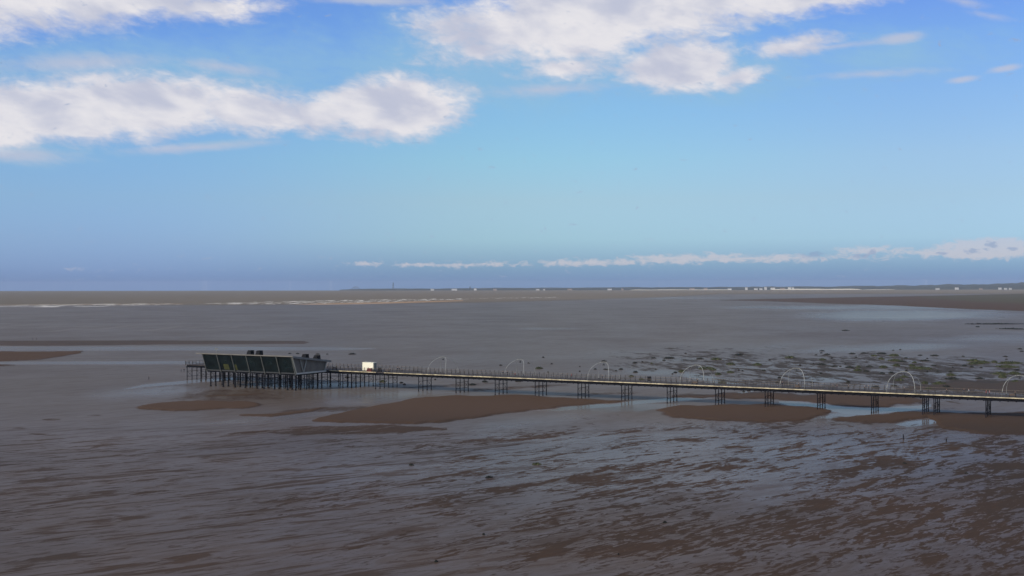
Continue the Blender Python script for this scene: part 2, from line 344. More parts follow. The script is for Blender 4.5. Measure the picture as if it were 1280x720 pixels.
# one last row carries the sheet under and behind the camera
last = np.stack([GX[-1]*8, np.full(nc, -900.), np.zeros(nc)], -1)
verts = np.concatenate([verts, last]); nr2 = nr+1
ii = np.arange(nr2*nc).reshape(nr2, nc)
faces = np.stack([ii[:-1, :-1], ii[1:, :-1], ii[1:, 1:], ii[:-1, 1:]], -1).reshape(-1, 4)
me = bpy.data.meshes.new('mudflat')
me.vertices.add(len(verts)); me.vertices.foreach_set('co', verts.astype(np.float32).ravel())
me.loops.add(faces.size); me.loops.foreach_set('vertex_index', faces.astype(np.int32).ravel())
me.polygons.add(len(faces)); me.polygons.foreach_set('loop_start', np.arange(0, faces.size, 4, dtype=np.int32)); me.polygons.foreach_set('loop_total', np.full(len(faces), 4, dtype=np.int32))
me.polygons.foreach_set('use_smooth', np.ones(len(faces), dtype=bool)); me.update(); me.validate()
def attr(name, a, b, c, d=None):
    at = me.color_attributes.new(name, 'FLOAT_COLOR', 'POINT')
    q = np.stack([a, b, c, d if d is not None else np.ones_like(a)], -1).reshape(-1, 4)
    q = np.concatenate([q, q[-nc:]]); at.data.foreach_set('color', q.astype(np.float32).ravel())
attr('banks', dry, pool, amp, base); attr('cover', green, fine, sea, mx(foamb, fl2)); attr('light_sand', sandorange, grad, ell(1050,466,330,26,-2,.6), (.45+.55*ss(px, 1000, 300))*ss(py, 515, 560)*(1-.85*np.clip(dry,0,1)))
ground = bpy.data.objects.new('mudflat', me); COL.objects.link(ground); ground['kind'] = 'structure'

gm = bpy.data.materials.new('wet tidal sand'); gm.use_nodes = True; G = NT(gm.node_tree); G.n.clear()
def at(name):
    n = G.add('ShaderNodeAttribute', attribute_name=name); s = G.add('ShaderNodeSeparateColor'); G.l.new(n.outputs['Color'], s.inputs[0])
    return s.outputs[0], s.outputs[1], s.outputs[2], n.outputs['Alpha']
dryA, poolA, ampA, baseA = at('banks'); greenA, fineA, seaA, foamA = at('cover'); orangeA, gradA, marshA, leftA = at('light_sand')
geo = G.add('ShaderNodeNewGeometry')
mp = G.add('ShaderNodeMapping', vector_type='POINT'); mp.inputs['Rotation'].default_value = (0, 0, R(-47)); mp.inputs['Scale'].default_value = (1, 1, 1); G.l.new(geo.outputs['Position'], mp.inputs[0])
mp2 = G.add('ShaderNodeMapping', vector_type='POINT'); mp2.inputs['Scale'].default_value = (.32, 1.05, 1); G.l.new(mp.outputs[0], mp2.inputs[0])
P = mp2.outputs[0]
mp3 = G.add('ShaderNodeMapping', vector_type='POINT'); mp3.inputs['Rotation'].default_value = (0, 0, R(-34)); G.l.new(geo.outputs['Position'], mp3.inputs[0])
mp4 = G.add('ShaderNodeMapping', vector_type='POINT'); mp4.inputs['Scale'].default_value = (.22, 1.0, 1); G.l.new(mp3.outputs[0], mp4.inputs[0])
ncS = G.noise(mp4.outputs[0], .17, 7, .66, .7); ncT = G.noise(mp4.outputs[0], .55, 5, .68, .5)
nc1 = G.noise(P, .060, 8, .66, .9); nc2 = G.noise(P, .22, 6, .62, 1.0); nc3 = G.noise(P, .80, 6, .68, .8)
fm = G.add('ShaderNodeMapping', vector_type='POINT'); fm.inputs['Rotation'].default_value = (0, 0, R(-8)); G.l.new(geo.outputs['Position'], fm.inputs[0])
fm2 = G.add('ShaderNodeMapping', vector_type='POINT'); fm2.inputs['Scale'].default_value = (.085, .032, 1); G.l.new(fm.outputs[0], fm2.inputs[0])
ncM0 = G.noise(fm2.outputs[0], 1.0, 7, .68, .8); ncM1 = G.noise(fm2.outputs[0], 3.1, 5, .66, .6)
ncM = G.m('ADD', G.m('MULTIPLY', ncM0, .62), G.m('MULTIPLY', ncM1, .42))
fm3 = G.add('ShaderNodeMapping', vector_type='POINT'); fm3.inputs['Scale'].default_value = (.008, .0035, 1); G.l.new(geo.outputs['Position'], fm3.inputs[0])
ncF = G.noise(fm3.outputs[0], 1.0, 6, .62, .5)
nA = G.m('ADD', G.m('MULTIPLY', nc1, .34), G.m('ADD', G.m('MULTIPLY', nc2, .38), G.m('MULTIPLY', nc3, .28)))
nB = G.m('ADD', G.m('MULTIPLY', nc1, .26), G.m('ADD', G.m('MULTIPLY', nc2, .34), G.m('MULTIPLY', nc3, .40)))
nM = G.add('ShaderNodeMix'); G.set(nM, 0, fineA); G.set(nM, 2, nA); G.set(nM, 3, nB); nM2 = G.add('ShaderNodeMix'); G.set(nM2, 0, gradA); G.set(nM2, 2, nM.outputs[0]); G.set(nM2, 3, ncM); nmix = nM2.outputs[0]
# sandiness: 0 = covered by a film of water, 1 = bare sand
v = G.m('ADD', G.m('ADD', dryA, baseA), G.m('MULTIPLY', G.m('SUBTRACT', nmix, .5), G.m('MULTIPLY', ampA, 5.6)))
v = G.m('SUBTRACT', v, G.m('MULTIPLY', poolA, .35))
strk = G.m('MULTIPLY', G.m('MAXIMUM', G.mr(ncS, .53, .60), G.m('MULTIPLY', G.mr(ncT, .53, .60), .8)), leftA)
sN = G.mr(v, .34, .56); sF = G.mr(v, .26, .80)
sM = G.add('ShaderNodeMix'); G.set(sM, 0, G.m('MULTIPLY', gradA, G.m('SUBTRACT', 1.0, G.m('MULTIPLY', marshA, .8)))); G.set(sM, 2, sN); G.set(sM, 3, sF); sandy = sM.outputs[0]
sandy = G.m('MAXIMUM', sandy, G.m('MULTIPLY', strk, .85))
nbig = G.noise(geo.outputs['Position'], .012, 5, .6, .3)
# colours
sandc = G.mix(G.mr(nbig, .35, .65), (.080, .048, .031, 1), (.062, .042, .030, 1))
sandc = G.mix(G.m('MULTIPLY', G.mr(nc3, .3, .7), .5), sandc, (.045, .034, .029, 1))
sandc = G.mix(G.m('MULTIPLY', G.mr(G.m('ADD', dryA, G.m('MULTIPLY', G.m('SUBTRACT', ncM, .5), .8)), .55, 1.0), gradA), sandc, (.094, .058, .038, 1))
sandc = G.mix(G.m('MULTIPLY', greenA, .8), sandc, (.088, .082, .045, 1))
sandc = G.mix(G.m('MULTIPLY', G.mr(ncM, .50, .62), G.m('MULTIPLY', marshA, .3)), G.mix(G.m('MULTIPLY', marshA, .6), sandc, (.062, .056, .054, 1)), (.042, .044, .028, 1))
murk = G.mix(G.mr(nbig, .3, .7), (.096, .066, .049, 1), (.078, .056, .045, 1))
seac = (.155, .128, .098, 1)
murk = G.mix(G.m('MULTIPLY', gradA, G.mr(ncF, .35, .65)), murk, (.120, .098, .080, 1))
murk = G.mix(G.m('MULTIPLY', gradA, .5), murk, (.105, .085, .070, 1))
filmc = G.mix(seaA, murk, seac)
filmc = G.mix(orangeA, filmc, (.34, .22, .13, 1))
fo = G.add('ShaderNodeMapping'); fo.inputs['Scale'].default_value = (.05, .006, 1); G.l.new(geo.outputs['Position'], fo.inputs[0])
fn = G.noise(fo.outputs[0], 1.0, 5, .65)
foam = G.m('MULTIPLY', G.mr(fn, .49, .63), G.mr(foamA, .05, .9))
# microsurface
rfilm = G.mix(poolA, (.30, .30, .30, 1), (.10, .10, .10, 1))
bw = G.add('ShaderNodeRGBToBW'); G.l.new(rfilm, bw.inputs[0]); rf = G.m('ADD', bw.outputs[0], G.m('MULTIPLY', seaA, .30))
rf = G.m('ADD', rf, G.m('MULTIPLY', G.mr(nbig, .3, .7), .06))
wv = G.noise(geo.outputs['Position'], 1.6, 4, .6); wvb = G.noise(P, .5, 5, .65)
bf = G.add('ShaderNodeBump', ins={'Strength': .25, 'Distance': .02, 'Height': wv})
bs = G.add('ShaderNodeBump', ins={'Strength': .7, 'Distance': .25, 'Height': wvb})
film = G.add('ShaderNodeBsdfPrincipled', ins={'Base Color': filmc, 'Roughness': rf, 'IOR': 1.33}); G.l.new(bf.outputs[0], film.inputs['Normal'])
G.set(film, 'Specular IOR Level', G.m('ADD', G.mr(nc2, .35, .65, .04, .17), G.m('MULTIPLY', poolA, .28)))
sand = G.add('ShaderNodeBsdfPrincipled', ins={'Base Color': sandc, 'Roughness': .7, 'IOR': 1.33, 'Specular IOR Level': .03}); G.l.new(bs.outputs[0], sand.inputs['Normal'])
fob = G.add('ShaderNodeBsdfDiffuse', ins={0: (.85, .80, .72, 1)})
silt = G.add('ShaderNodeBsdfDiffuse', ins={0: filmc, 1: .5}); G.l.new(bf.outputs[0], silt.inputs['Normal'])
m0 = G.add('ShaderNodeMixShader', ins={0: G.m('ADD', G.m('MULTIPLY', gradA, .28), G.m('ADD', G.m('ADD', .20, G.m('MULTIPLY', poolA, .05)), G.m('MULTIPLY', seaA, .20)))}); G.l.new(film.outputs[0], m0.inputs[1]); G.l.new(silt.outputs[0], m0.inputs[2])
m1 = G.add('ShaderNodeMixShader', ins={0: sandy}); G.l.new(m0.outputs[0], m1.inputs[1]); G.l.new(sand.outputs[0], m1.inputs[2])
m2 = G.add('ShaderNodeMixShader', ins={0: foam}); G.l.new(m1.outputs[0], m2.inputs[1]); G.l.new(fob.outputs[0], m2.inputs[2])
go = G.add('ShaderNodeOutputMaterial'); G.l.new(m2.outputs[0], go.inputs[0])
me.materials.append(gm)

# ------------------------------------------------------------------ far coast: low wooded hills and a bright beach
def coast(name, x0, x1, prof, d0, d1, m, step=6, seed=1):
    bm = B(); prev = None
    for x in np.arange(x0, x1, step):
        hh = 1.2*np.interp(x, [p[0] for p in prof], [p[1] for p in prof])+3
        hh = hh*(.80+.4*fbm(np.array([x/22.]), np.array([seed*1.]), 4, seed)[0])
        r = (x-640)/F; ring = []
        for dd, k in ((d0, 0.), (d0+60, .55), (d0+250, .8), (d0+(d1-d0)*.5, 1.), (d1-150, .7), (d1, 0.)):
            hk = hh*k*(.85+.3*fbm(np.array([x/9.]), np.array([dd/200.]), 3, seed+3)[0])
            ring.append(bm.verts.new((r*dd, dd, hk-.5 if k == 0 else hk)))
        if prev:
            for a in range(5): bm.faces.new((prev[a], ring[a], ring[a+1], prev[a+1]))
        prev = ring
    o = obj(name, bm, m, smooth=False); o['kind'] = 'structure'; return o
M_HILL = mat('distant woods', (.026, .034, .034), .9, .2, .004)
M_BEACH = mat('bright far sand', (.72, .64, .50), .9, .05, .01)
coast('hills', 425, 2600, [(425,2),(440,7),(480,10),(600,14),(780,17),(900,20),(1000,22),(1100,26),(1160,36),(1200,40),(1280,44),(1800,60),(2600,60)], 11500, 13200, M_HILL)
bm = B()
for (x0, x1, h0) in ((787, 915, 5.), (965, 1078, 10.), (1078, 1120, 3.)):
    prev = None
    for x in np.linspace(x0, x1, 40):
        r = (x-640)/F; h = h0*(.7+.5*vnoise(np.array([x/7.]), np.array([0.]), 5)[0])*min(1, (x-x0)/5+.1, (x1-x)/5+.1)
        ring = [bm.verts.new((r*d, d, z)) for d, z in ((11380, .2), (11400, h*.6), (11440, h), (11480, h), (11498, .2))]
        if prev:
            for a in range(4): bm.faces.new((prev[a], ring[a], ring[a+1], prev[a+1]))
        prev = ring
obj('beach', bm, M_BEACH)['kind'] = 'structure'

def far_house(px_, wpx, hpx, wallm, label, dd=11420, z0=6., roof=True):
    r = (px_-640)/F; w2 = wpx/F*dd/2*.85; h = hpx/F*dd*.75
    e = empty('seafront_building', (r*dd, dd, 0)); tag(e, label, 'building', 'pale buildings along the far shore')
    b = B(); box(b, -w2, w2, -10, 10, 0, z0+h); obj('wall', b, wallm, e)
    b = B(); hexa(b, [(-w2-1,-11,z0+h+.01),(w2+1,-11,z0+h+.01),(w2+1,11,z0+h+.01),(-w2-1,11,z0+h+.01),(-w2+1,-1,z0+h+4),(w2-1,-1,z0+h+4),(w2-1,1,z0+h+4),(-w2+1,1,z0+h+4)]); obj('roof', b, M_SLATE, e)
    k = max(2, int(w2/5))
    for i in range(k):
        b = B(); xx = -w2+(i+.5)*2*w2/k; box(b, xx-1, xx+1, -10.3, -10.02, z0+h-5, z0+h-2); obj('window', b, M_WIN, e)
    return e
FH = [(540.5,5,1.2,0,'leftmost low white building on the far shore, right of the tall tower'),
      (568,8,1.4,0,'wide white building on the far shore between the tall tower and the short spire'),
      (594,4,2.2,0,'bright square white building on the far shore just right of the short spire'),
      (618.5,5,1.2,1,'small brick building on the far shore right of the bright square white one'),
      (672,5,.9,0,'tiny white building on the far shore above the second arch lamp'),
      (680,3,.9,0,'tiny white hut on the far shore, close right of another tiny white building'),
      (712,7,1.,1,'low brownish terrace on the far shore, above the middle of the pier'),
      (762,6,1.1,0,'lone white building on the far shore above the third arch lamp'),
      (778,3,1.3,1,'small brown house at the left end of the thin pale beach'),
      (865,7,1.6,1,'brown building behind the thin pale beach on the far shore'),
      (882,5,1.8,1,'second brown building behind the thin pale beach, nearer its right end'),
      (912,5,1.2,0,'white building at the right end of the thin pale beach'),
      (933,3,3.4,0,'narrow tall white building standing alone between the two beaches'),
      (945,5,1.6,0,'low white house just right of the narrow tall white building'),
      (951,4,1.7,0,'low white house between the two beaches, beside another like it'),
      (957,3,3.8,0,'slim white tower block left of the bright long beach'),
      (966,6,2.6,0,'broad white block at the left end of the bright long beach'),
      (978,7,1.8,1,'brown block behind the left end of the bright long beach'),
      (987,4,3.2,0,'tall white block behind the bright long beach'),
      (991,3,3.0,0,'white block touching the right of the tall white block behind the long beach'),
      (1172,5,1.2,0,'small white building below the wooded hills, left of the brightest one'),
      (1196,4.5,2.4,0,'brightest white building below the wooded hills at the right'),
      (1226,4,1.0,1,'small brown building below the wooded hills right of the brightest white one'),
      (1250,3.5,2.0,0,'white building below the hills near the right edge, leftmost of a group of three'),
      (1257,3,1.2,0,'small white building in the middle of a group of three near the right edge'),
      (1263,3,1.2,0,'small white building at the right end of a group of three near the right edge')]
for x, w_, h_, k, lb in FH: far_house(x, w_, h_, M_FBRICK if k else M_FWALL, lb)
# tall tower
dd = 11560; e = empty('lattice_tower', ((491.5-640)/F*dd, dd, 0)); tag(e, 'tall thin dark tower standing on the far shore at the left', 'tower')
b = B(); TH = 78.
for sx in (-1, 1):
    for sy in (-1, 1): tube(b, [(sx*9, sy*9, 0), (sx*4.5, sy*4.5, 30), (sx*2.4, sy*2.4, TH*.85)], 1.5, 5)
for z in (12, 26, 40, 52): box(b, -6, 6, -6, 6, z, z+1.5)
obj('lattice', b, M_FSTEEL, e); b = B(); box(b, -4, 4, -4, 4, TH*.85, TH*.92); obj('viewing_deck', b, M_FSTEEL, e)
b = B(); tube(b, [(0, 0, TH*.92), (0, 0, TH)], 1.2, 5, .4); obj('flagpole', b, M_FSTEEL, e)
e = empty('church_spire', ((587.5-640)/F*dd, dd, 0)); tag(e, 'short dark spire on the far shore beside the white buildings', 'church')
b = B(); box(b, -7, 7, -7, 7, 0, 24); obj('tower', b, M_FSTEEL, e); b = B(); tube(b, [(0, 0, 24), (0, 0, 44)], 6, 6, .5); obj('spire', b, M_FSTEEL, e)
e = empty('roller_coaster', ((444.5-640)/F*dd, dd, 0)); tag(e, 'dark humped roller coaster frame at the left end of the far shore', 'ride')
b = B(); tube(b, [(-62, 0, 8), (-40, 0, 14), (-18, 0, 30), (0, 0, 36), (20, 0, 30), (38, 0, 16), (60, 0, 10)], 1.6, 5); obj('track', b, M_FSTEEL, e)
b = B()
for x, z in ((-40,14),(-29,22),(-18,30),(-9,33),(0,36),(10,33),(20,30),(29,23),(38,16)): tube(b, [(x, 0, 0), (x, 0, z)], 1.1, 4)
obj('support_frame', b, M_FSTEEL, e)

# ------------------------------------------------------------------ the pier
pier = empty('pier', P0, RZ)
tag(pier, 'long iron legged pier with a pale deck edge crossing the wet sand', 'pier')
# local frame: x = -s (towards the shore), y = t across, z up
XM = 70.   # carried on past the right edge of the view
S_G1 = s_at(480); S_G0 = s_at(470); S_W = s_at(500); S_END = 350.; HEADW = 16.
b = B(); box(b, -S_W, XM, 0, 10, DZ-.25, DZ); box(b, -S_END, -S_W-.01, 0, HEADW, DZ-.25, DZ)
PS0 = s_at(368.4, DZ-.3, -22.)
obj('deck', b, M_DECK, pier)
for xa_, xb_ in ((-PS0, -S_G0), (-S_G1, XM)):     # pale edge boards, one length after another, with a gap beside the kiosk
    b = B(); x = xa_
    while x < xb_:
        x2 = min(x+random.choice((3.9, 5.9, 7.8)), xb_); box(b, x, x2-.03, -.14, -.003, DZ-.27, DZ+.02+random.uniform(0, .05)); x = x2
    obj('edge_board', b, M_EDGE, pier)
b = B()
for t in (.5, 9.3): box(b, -S_END+.5, XM, t, t+.3, DZ-1.25, DZ-.26)
x = -S_END+1
while x < XM-2:                                   # shallow lattice girder under the near edge
    tube(b, [(x, .3, DZ-.4), (x+1.2, .3, DZ-1.35)], .09, 4); tube(b, [(x+1.2, .3, DZ-1.35), (x+2.4, .3, DZ-.4)], .09, 4)
    x += 2.4
obj('girder', b, M_LEG, pier)
def railing(x0, x1, y, name='railing', end=False):
    b = B(); n = max(1, int((x1-x0)/2.0)); st = (x1-x0)/n
    for i in range(n+1):
        xx = x0+i*st; box(b, xx-.075, xx+.075, y-.075, y+.075, DZ, DZ+1.75)
    for z in (.45, .8, 1.1): box(b, x0, x1, y-.03, y+.03, DZ+z-.03, DZ+z+.03)
    o = obj(name, b, M_RAIL, pier)
    b = B(); box(b, x0, x1, y-.08, y+.08, DZ+1.425, DZ+1.50); obj('handrail', b, M_TRAIL, o)
railing(-PS0+20, XM, .12) if False else railing(-PS0, XM, .12)
railing(-S_W, XM, 9.85); railing(-S_END, -S_W, HEADW-.15); railing(-S_END+.1, -PS0-49, .12)
b = B()
for i in range(8): box(b, -S_END+.05, -S_END+.15, .3+i*2.15, .4+i*2.15, DZ, DZ+1.42)
for z in (.45, .8, 1.1, 1.4): box(b, -S_END+.07, -S_END+.13, .3, HEADW-.4, DZ+z, DZ+z+.06)
obj('railing', b, M_RAIL, pier)

def trestle(s, ts, rad=.155, braces=2, zt=DZ-1.2, zb=-.4, thick=0):
    b = B(); t0, t1 = ts[0], ts[-1]
    box(b, -.22, .22, t0-.5, t1+.5, zt-.1, zt+.35)
    for k in range(braces):
        z = 1.6+k*2.3; box(b, -.07, .07, t0, t1, z, z+.14)
    for a, c in zip(ts[::2], ts[1::2]):
        tube(b, [(0, a, 1.6), (0, c, 3.9)], .06, 4); tube(b, [(.1, c, 1.6), (.1, a, 3.9)], .06, 4)
    o = obj('trestle', b, M_LEG, pier, (-s, 0, 0))
    for i, t in enumerate(ts):
        r_ = rad*(1.55 if i < thick else 1.)
        b = B(); tube(b, [(0, t, zb), (0, t, zt)], r_, 8); tube(b, [(0, t, zb), (0, t, .35)], r_*1.5, 8)
        obj('leg', b, M_LEG, o)
    return o
T4 = (.4, 3.45, 6.5, 9.55)
proto = trestle(0, T4)
near_x = [1232.5, 1153.5, 1167.5, 1089.5, 1022, 956.5, 894.5, 834, 777, 722.5, 669, 619, 570, 523.3]
for k, nx in enumerate(near_x):
    s = s_at(nx, 2.5, .4)
    o = proto if k == 0 else copy_tree(proto, pier)
    o.location = (-s, 0, 0)
for dx in (-3.2, 3.2):
    pass
T6 = tuple(.4+i*3.05 for i in range(6))
proto6 = trestle(s_at(469.5, 2.5, .4), T6)
for nx in (428.5,):
    o = copy_tree(proto6, pier); o.location = (-s_at(nx, 2.5, .4), 0, 0)
for s in (258., 349.2, 341, 335, 330., 322.):
    o = copy_tree(proto6, pier); o.location = (-s, 0, 0)
o = copy_tree(proto, pier); o.location = (-s_at(1305, 2.5, .4), 0, 0)
o = copy_tree(proto, pier); o.location = (30, 0, 0)
o = copy_tree(proto, pier); o.location = (47, 0, 0)
# trestles beneath the pavilion
PT0 = -21.5; PT1 = -3.0; PLEN = 47.5; NF = 6; PSA = PS0; PSB = PS0+PLEN
TP = (-20.2, -17.2, -13.4, -9.6, -6.4, -3.6, 2.0, 8.0, 14.5)
protoP = trestle(PSA+1.0, TP, .17, 2, DZ-.9, -.4, 2)
for s in (PSA+5.2, PSA+12., PSA+17.5, PSA+21., PSA+27.5, PSA+33., PSA+39.5, PSA+46.5):
    o = copy_tree(protoP, pier); o.location = (-s, 0, 0)
b = B(); box(b, -PSB, -PSA, PT0+.6, PT1+3, DZ-.85, DZ-.35); obj('platform_beam', b, M_LEG, pier)

# ------------------------------------------------------------------ pavilion
pav = empty('pavilion', Wp(PSA, PT0, 0), RZ)          # local: x from 0 (landward end) to -PLEN, y 0..18.5 across
tag(pav, 'long pavilion with outward leaning dark glass walls and pale fins at the pier head', 'building')
PW = PT1-PT0; ZF = DZ-.3; ZT = 14.0; ZB = 11.3; OV = 2.6; OB = 1.5
def roofz(y): return ZT+(y+OV)/(PW+OV+OB)*(ZB-ZT)
b = B(); box(b, -PLEN, 0, 0, PW, ZF, ZF+.45); obj('floor', b, M_LAMPD, pav)
seg = PLEN/NF
for i in range(NF):
    x1 = -i*seg-.12; x0 = -(i+1)*seg+.12
    b = B(); hexa(b, [(x0, .05, ZF+.46), (x1, .05, ZF+.46), (x1, .3, ZF+.46), (x0, .3, ZF+.46), (x0, -OV+.1, ZT-.35), (x1, -OV+.1, ZT-.35), (x1, -OV+.35, ZT-.35), (x0, -OV+.35, ZT-.35)])
    g = obj('glass_panel', b, M_GLASS, pav)
    if i in (4, 3):
        b = B(); k0, k1 = (.25, .62) if i == 4 else (.0, .15)
        xa, xb = x0+(x1-x0)*k0, x0+(x1-x0)*k1; f = lambda z: .05-(OV-.05)*(z-ZF-.46)/(ZT-.81-ZF)-.03
        za, zb_ = ZF+.7, ZF+3.0
        hexa(b, [(xa, f(za), za), (xb, f(za), za), (xb, f(za)+.02, za), (xa, f(za)+.02, za), (xa, f(zb_), zb_), (xb, f(zb_), zb_), (xb, f(zb_)+.02, zb_), (xa, f(zb_)+.02, zb_)])
        obj('poster', b, M_OLIVE, g)
for i in range(NF+1):
    xx = -i*seg; b = B()
    hexa(b, [(xx-.1, -.15, ZF-.5), (xx+.13, -.15, ZF-.5), (xx+.13, .3, ZF-.5), (xx-.13, .3, ZF-.5), (xx-.13, -OV-.2, ZT-.3), (xx+.13, -OV-.2, ZT-.3), (xx+.13, -OV+.3, ZT-.3), (xx-.13, -OV+.3, ZT-.3)])
    obj('fin', b, M_FIN, pav)
b = B(); box(b, -PLEN, 0, .03, .35, ZF+.04, ZF+.42+.03); obj('sill_beam', b, M_COWL, pav)
# back wall
b = B(); hexa(b, [(-PLEN+.1, PW-.3, ZF+.46), (-.1, PW-.3, ZF+.46), (-.1, PW, ZF+.46), (-PLEN+.1, PW, ZF+.46), (-PLEN+.1, PW+OB-.4, ZB-.2), (-.1, PW+OB-.4, ZB-.2), (-.1, PW+OB-.1, ZB-.2), (-PLEN+.1, PW+OB-.1, ZB-.2)]); obj('back_wall', b, M_ENDW, pav)
for nm, xx in (('end_wall', -.25), ('end_wall', -PLEN+.02)):
    b = B(); n = 14; z0_ = ZF+.46
    for k in range(n):                     # horizontal slats
        f0, f1 = k/n, (k+.82)/n
        def pt(side, f, x_):
            if side == 0: return (x_, .35-(OV)*f, z0_+(roofz(-OV)-.35-z0_)*f)
            return (x_, PW-.35+(OB)*f, z0_+(roofz(PW+OB)-.35-z0_)*f)
        hexa(b, [pt(0, f0, xx), pt(0, f0, xx+.22), pt(1, f0, xx+.22), pt(1, f0, xx), pt(0, f1, xx), pt(0, f1, xx+.22), pt(1, f1, xx+.22), pt(1, f1, xx)])
    hexa(b, [pt(0, 0, xx+.02), pt(0, 0, xx+.12), pt(1, 0, xx+.12), pt(1, 0, xx+.02), pt(0, 1, xx+.02), pt(0, 1, xx+.12), pt(1, 1, xx+.12), pt(1, 1, xx+.02)])
    obj(nm, b, M_ENDW, pav)
b = B(); box(b, .02, .40, .2, PW+.8, ZF-.15, ZF+.42); obj('end_beam', b, M_WHITE, pav)
b = B()
zt_ = lambda y: roofz(y)-.5
tube(b, [(.35, 4.6, ZF+.5), (.35, 2.2, zt_(2.2))], .26, 6); tube(b, [(.35, 4.7, ZF+.5), (.35, 6.6, zt_(6.6))], .26, 6); obj('v_brace', b, M_BRACE, pav)
b = B(); tube(b, [(.35, PW-.3, ZF+.5), (.35, PW+OB-.5, ZB-.4)], .24, 6); obj('end_post', b, M_BRACE, pav)
b = B(); tube(b, [(.35, .2, ZF+.3), (.35, -OV+.2, ZT-.4)], .22, 6); obj('end_post', b, M_BRACE, pav)
b = B(); ya, yb = -OV-.4, PW+OB+1.6; xa, xb = -PLEN-3.2, 1.1
hexa(b, [(xa, ya, roofz(ya)-.25), (xb, ya, roofz(ya)-.25), (xb, yb, roofz(yb)-.25), (xa, yb, roofz(yb)-.25), (xa, ya, roofz(ya)), (xb, ya, roofz(ya)), (xb, yb, roofz(yb)), (xa, yb, roofz(yb))])
rf_ = obj('roof', b, M_ROOF, pav)
b = B(); hexa(b, [(xa, ya-.12, roofz(ya)-.34), (xb, ya-.12, roofz(ya)-.34), (xb, ya-.003, roofz(ya)-.34), (xa, ya-.003, roofz(ya)-.34), (xa, ya-.12, roofz(ya)+.1), (xb, ya-.12, roofz(ya)+.1), (xb, ya-.003, roofz(ya)+.1), (xa, ya-.003, roofz(ya)+.1)])
obj('eave_board', b, M_ROOFE, rf_)
b = B(); hexa(b, [(xb+.003, ya, roofz(ya)-.8), (xb+.12, ya, roofz(ya)-.8), (xb+.12, yb, roofz(yb)-.75), (xb+.003, yb, roofz(yb)-.75), (xb+.003, ya, roofz(ya)+.05), (xb+.12, ya, roofz(ya)+.05), (xb+.12, yb, roofz(yb)+.05), (xb+.003, yb, roofz(yb)+.05)])
obj('end_eave_board', b, M_ROOF, rf_)
for cx, cy in ((-24.5, 1.), (-19.8, 1.), (-3.2, 10.), (-1.6, 15.5)):
    z0_ = roofz(cy)-.2; b = B()
    h_ = 2.3 if cy < 5 else 1.9
    base_ = 0 if cy < 5 else .2
    hexa(b, [(cx-1.4, cy-1.2, z0_), (cx+1.1, cy-1.2, z0_), (cx+1.1, cy+1.2, z0_), (cx-1.4, cy+1.2, z0_), (cx-.5, cy-1, z0_+h_), (cx+1.1, cy-1, z0_+h_), (cx+1.1, cy+1, z0_+h_), (cx-.5, cy+1, z0_+h_)])
    c_ = obj('ventilation_cowl', b, M_COWL, rf_)
b = B(); tube(b, [(-43, 1, roofz(1)-.1), (-43, 1, roofz(1)+2.4)], .06, 5); box(b, -43.6, -42.4, .9, 1.1, roofz(1)+2.0, roofz(1)+2.1); box(b, -43.7, -43.4, .85, 1.15, roofz(1)+2.1, roofz(1)+2.6); box(b, -42.6, -42.3, .85, 1.15, roofz(1)+2.1, roofz(1)+2.5)
obj('weather_mast', b, M_GREYB, rf_)

# ------------------------------------------------------------------ arch lamps
def arch_lamp(s0, s1, topz, label):
    L = s0-s1
    e = empty('arch_lamp', Wp(s1, 0, DZ), RZ); tag(e, label, 'street lamp', 'white arched lamps along the pier')
    h = topz-DZ
    for side in (0, 1):
        pts = []
        for k in range(25):
            f = k/24*math.pi; sx = -L/2-L/2*math.cos(f); lift = math.sin(f)**.72
            lean = math.sin(f)**2.2*4.85
            y = .35+lean if side == 0 else 9.65-lean
            pts.append((sx, y, h*lift))
        b = B(); tube(b, pts, (.085, .055)[side], 7); obj('arch', b, M_ARCH, e)
    b = B(); tube(b, [(-L/2-1.0, 5, h-.05), (-L/2+1.0, 5, h-.05)], .13, 8); obj('crown_joint', b, M_FIN, e)
    b = B(); tube(b, [(-L/2, 5, h-.2), (-L/2, 5, h-.6)], .06, 5); tube(b, [(-L/2, 5, h-.6), (-L/2, 5, h-1.25)], .25, 8, .5); obj('lamp_head', b, M_LAMPD, e)
    b = B(); box(b, -.3, .3, .1, .6, -.0, .25); box(b, -L-.3, -L+.3, .1, .6, 0, .25); box(b, -.3, .3, 9.4, 9.84, 0, .25); box(b, -L-.3, -L+.3, 9.4, 9.84, 0, .25); obj('footing', b, M_LAMPD, e)
ORD = ['first white arch lamp from the left, next to the kiosk end of the pier', 'second white arch lamp from the left, person in red beneath it',
       'third white arch lamp from the left, over the pier', 'fourth white arch lamp from the left, in front of a long green clump',
       'fifth white arch lamp from the left, two people at its left foot', 'sixth white arch lamp from the left, above the double trestle',
       'seventh white arch lamp, cut by the right edge of the photo']
ARCH = [(534.7,556.9),(630.7,654.6),(734.5,761),(850,880),(975,1006),(1108.4,1143.7),(1252.6,1291)]
for (a, c), lb in zip(ARCH, ORD): arch_lamp(s_at(a, DZ+.5, .3), s_at(c, DZ+.5, .3), 13.7, lb)

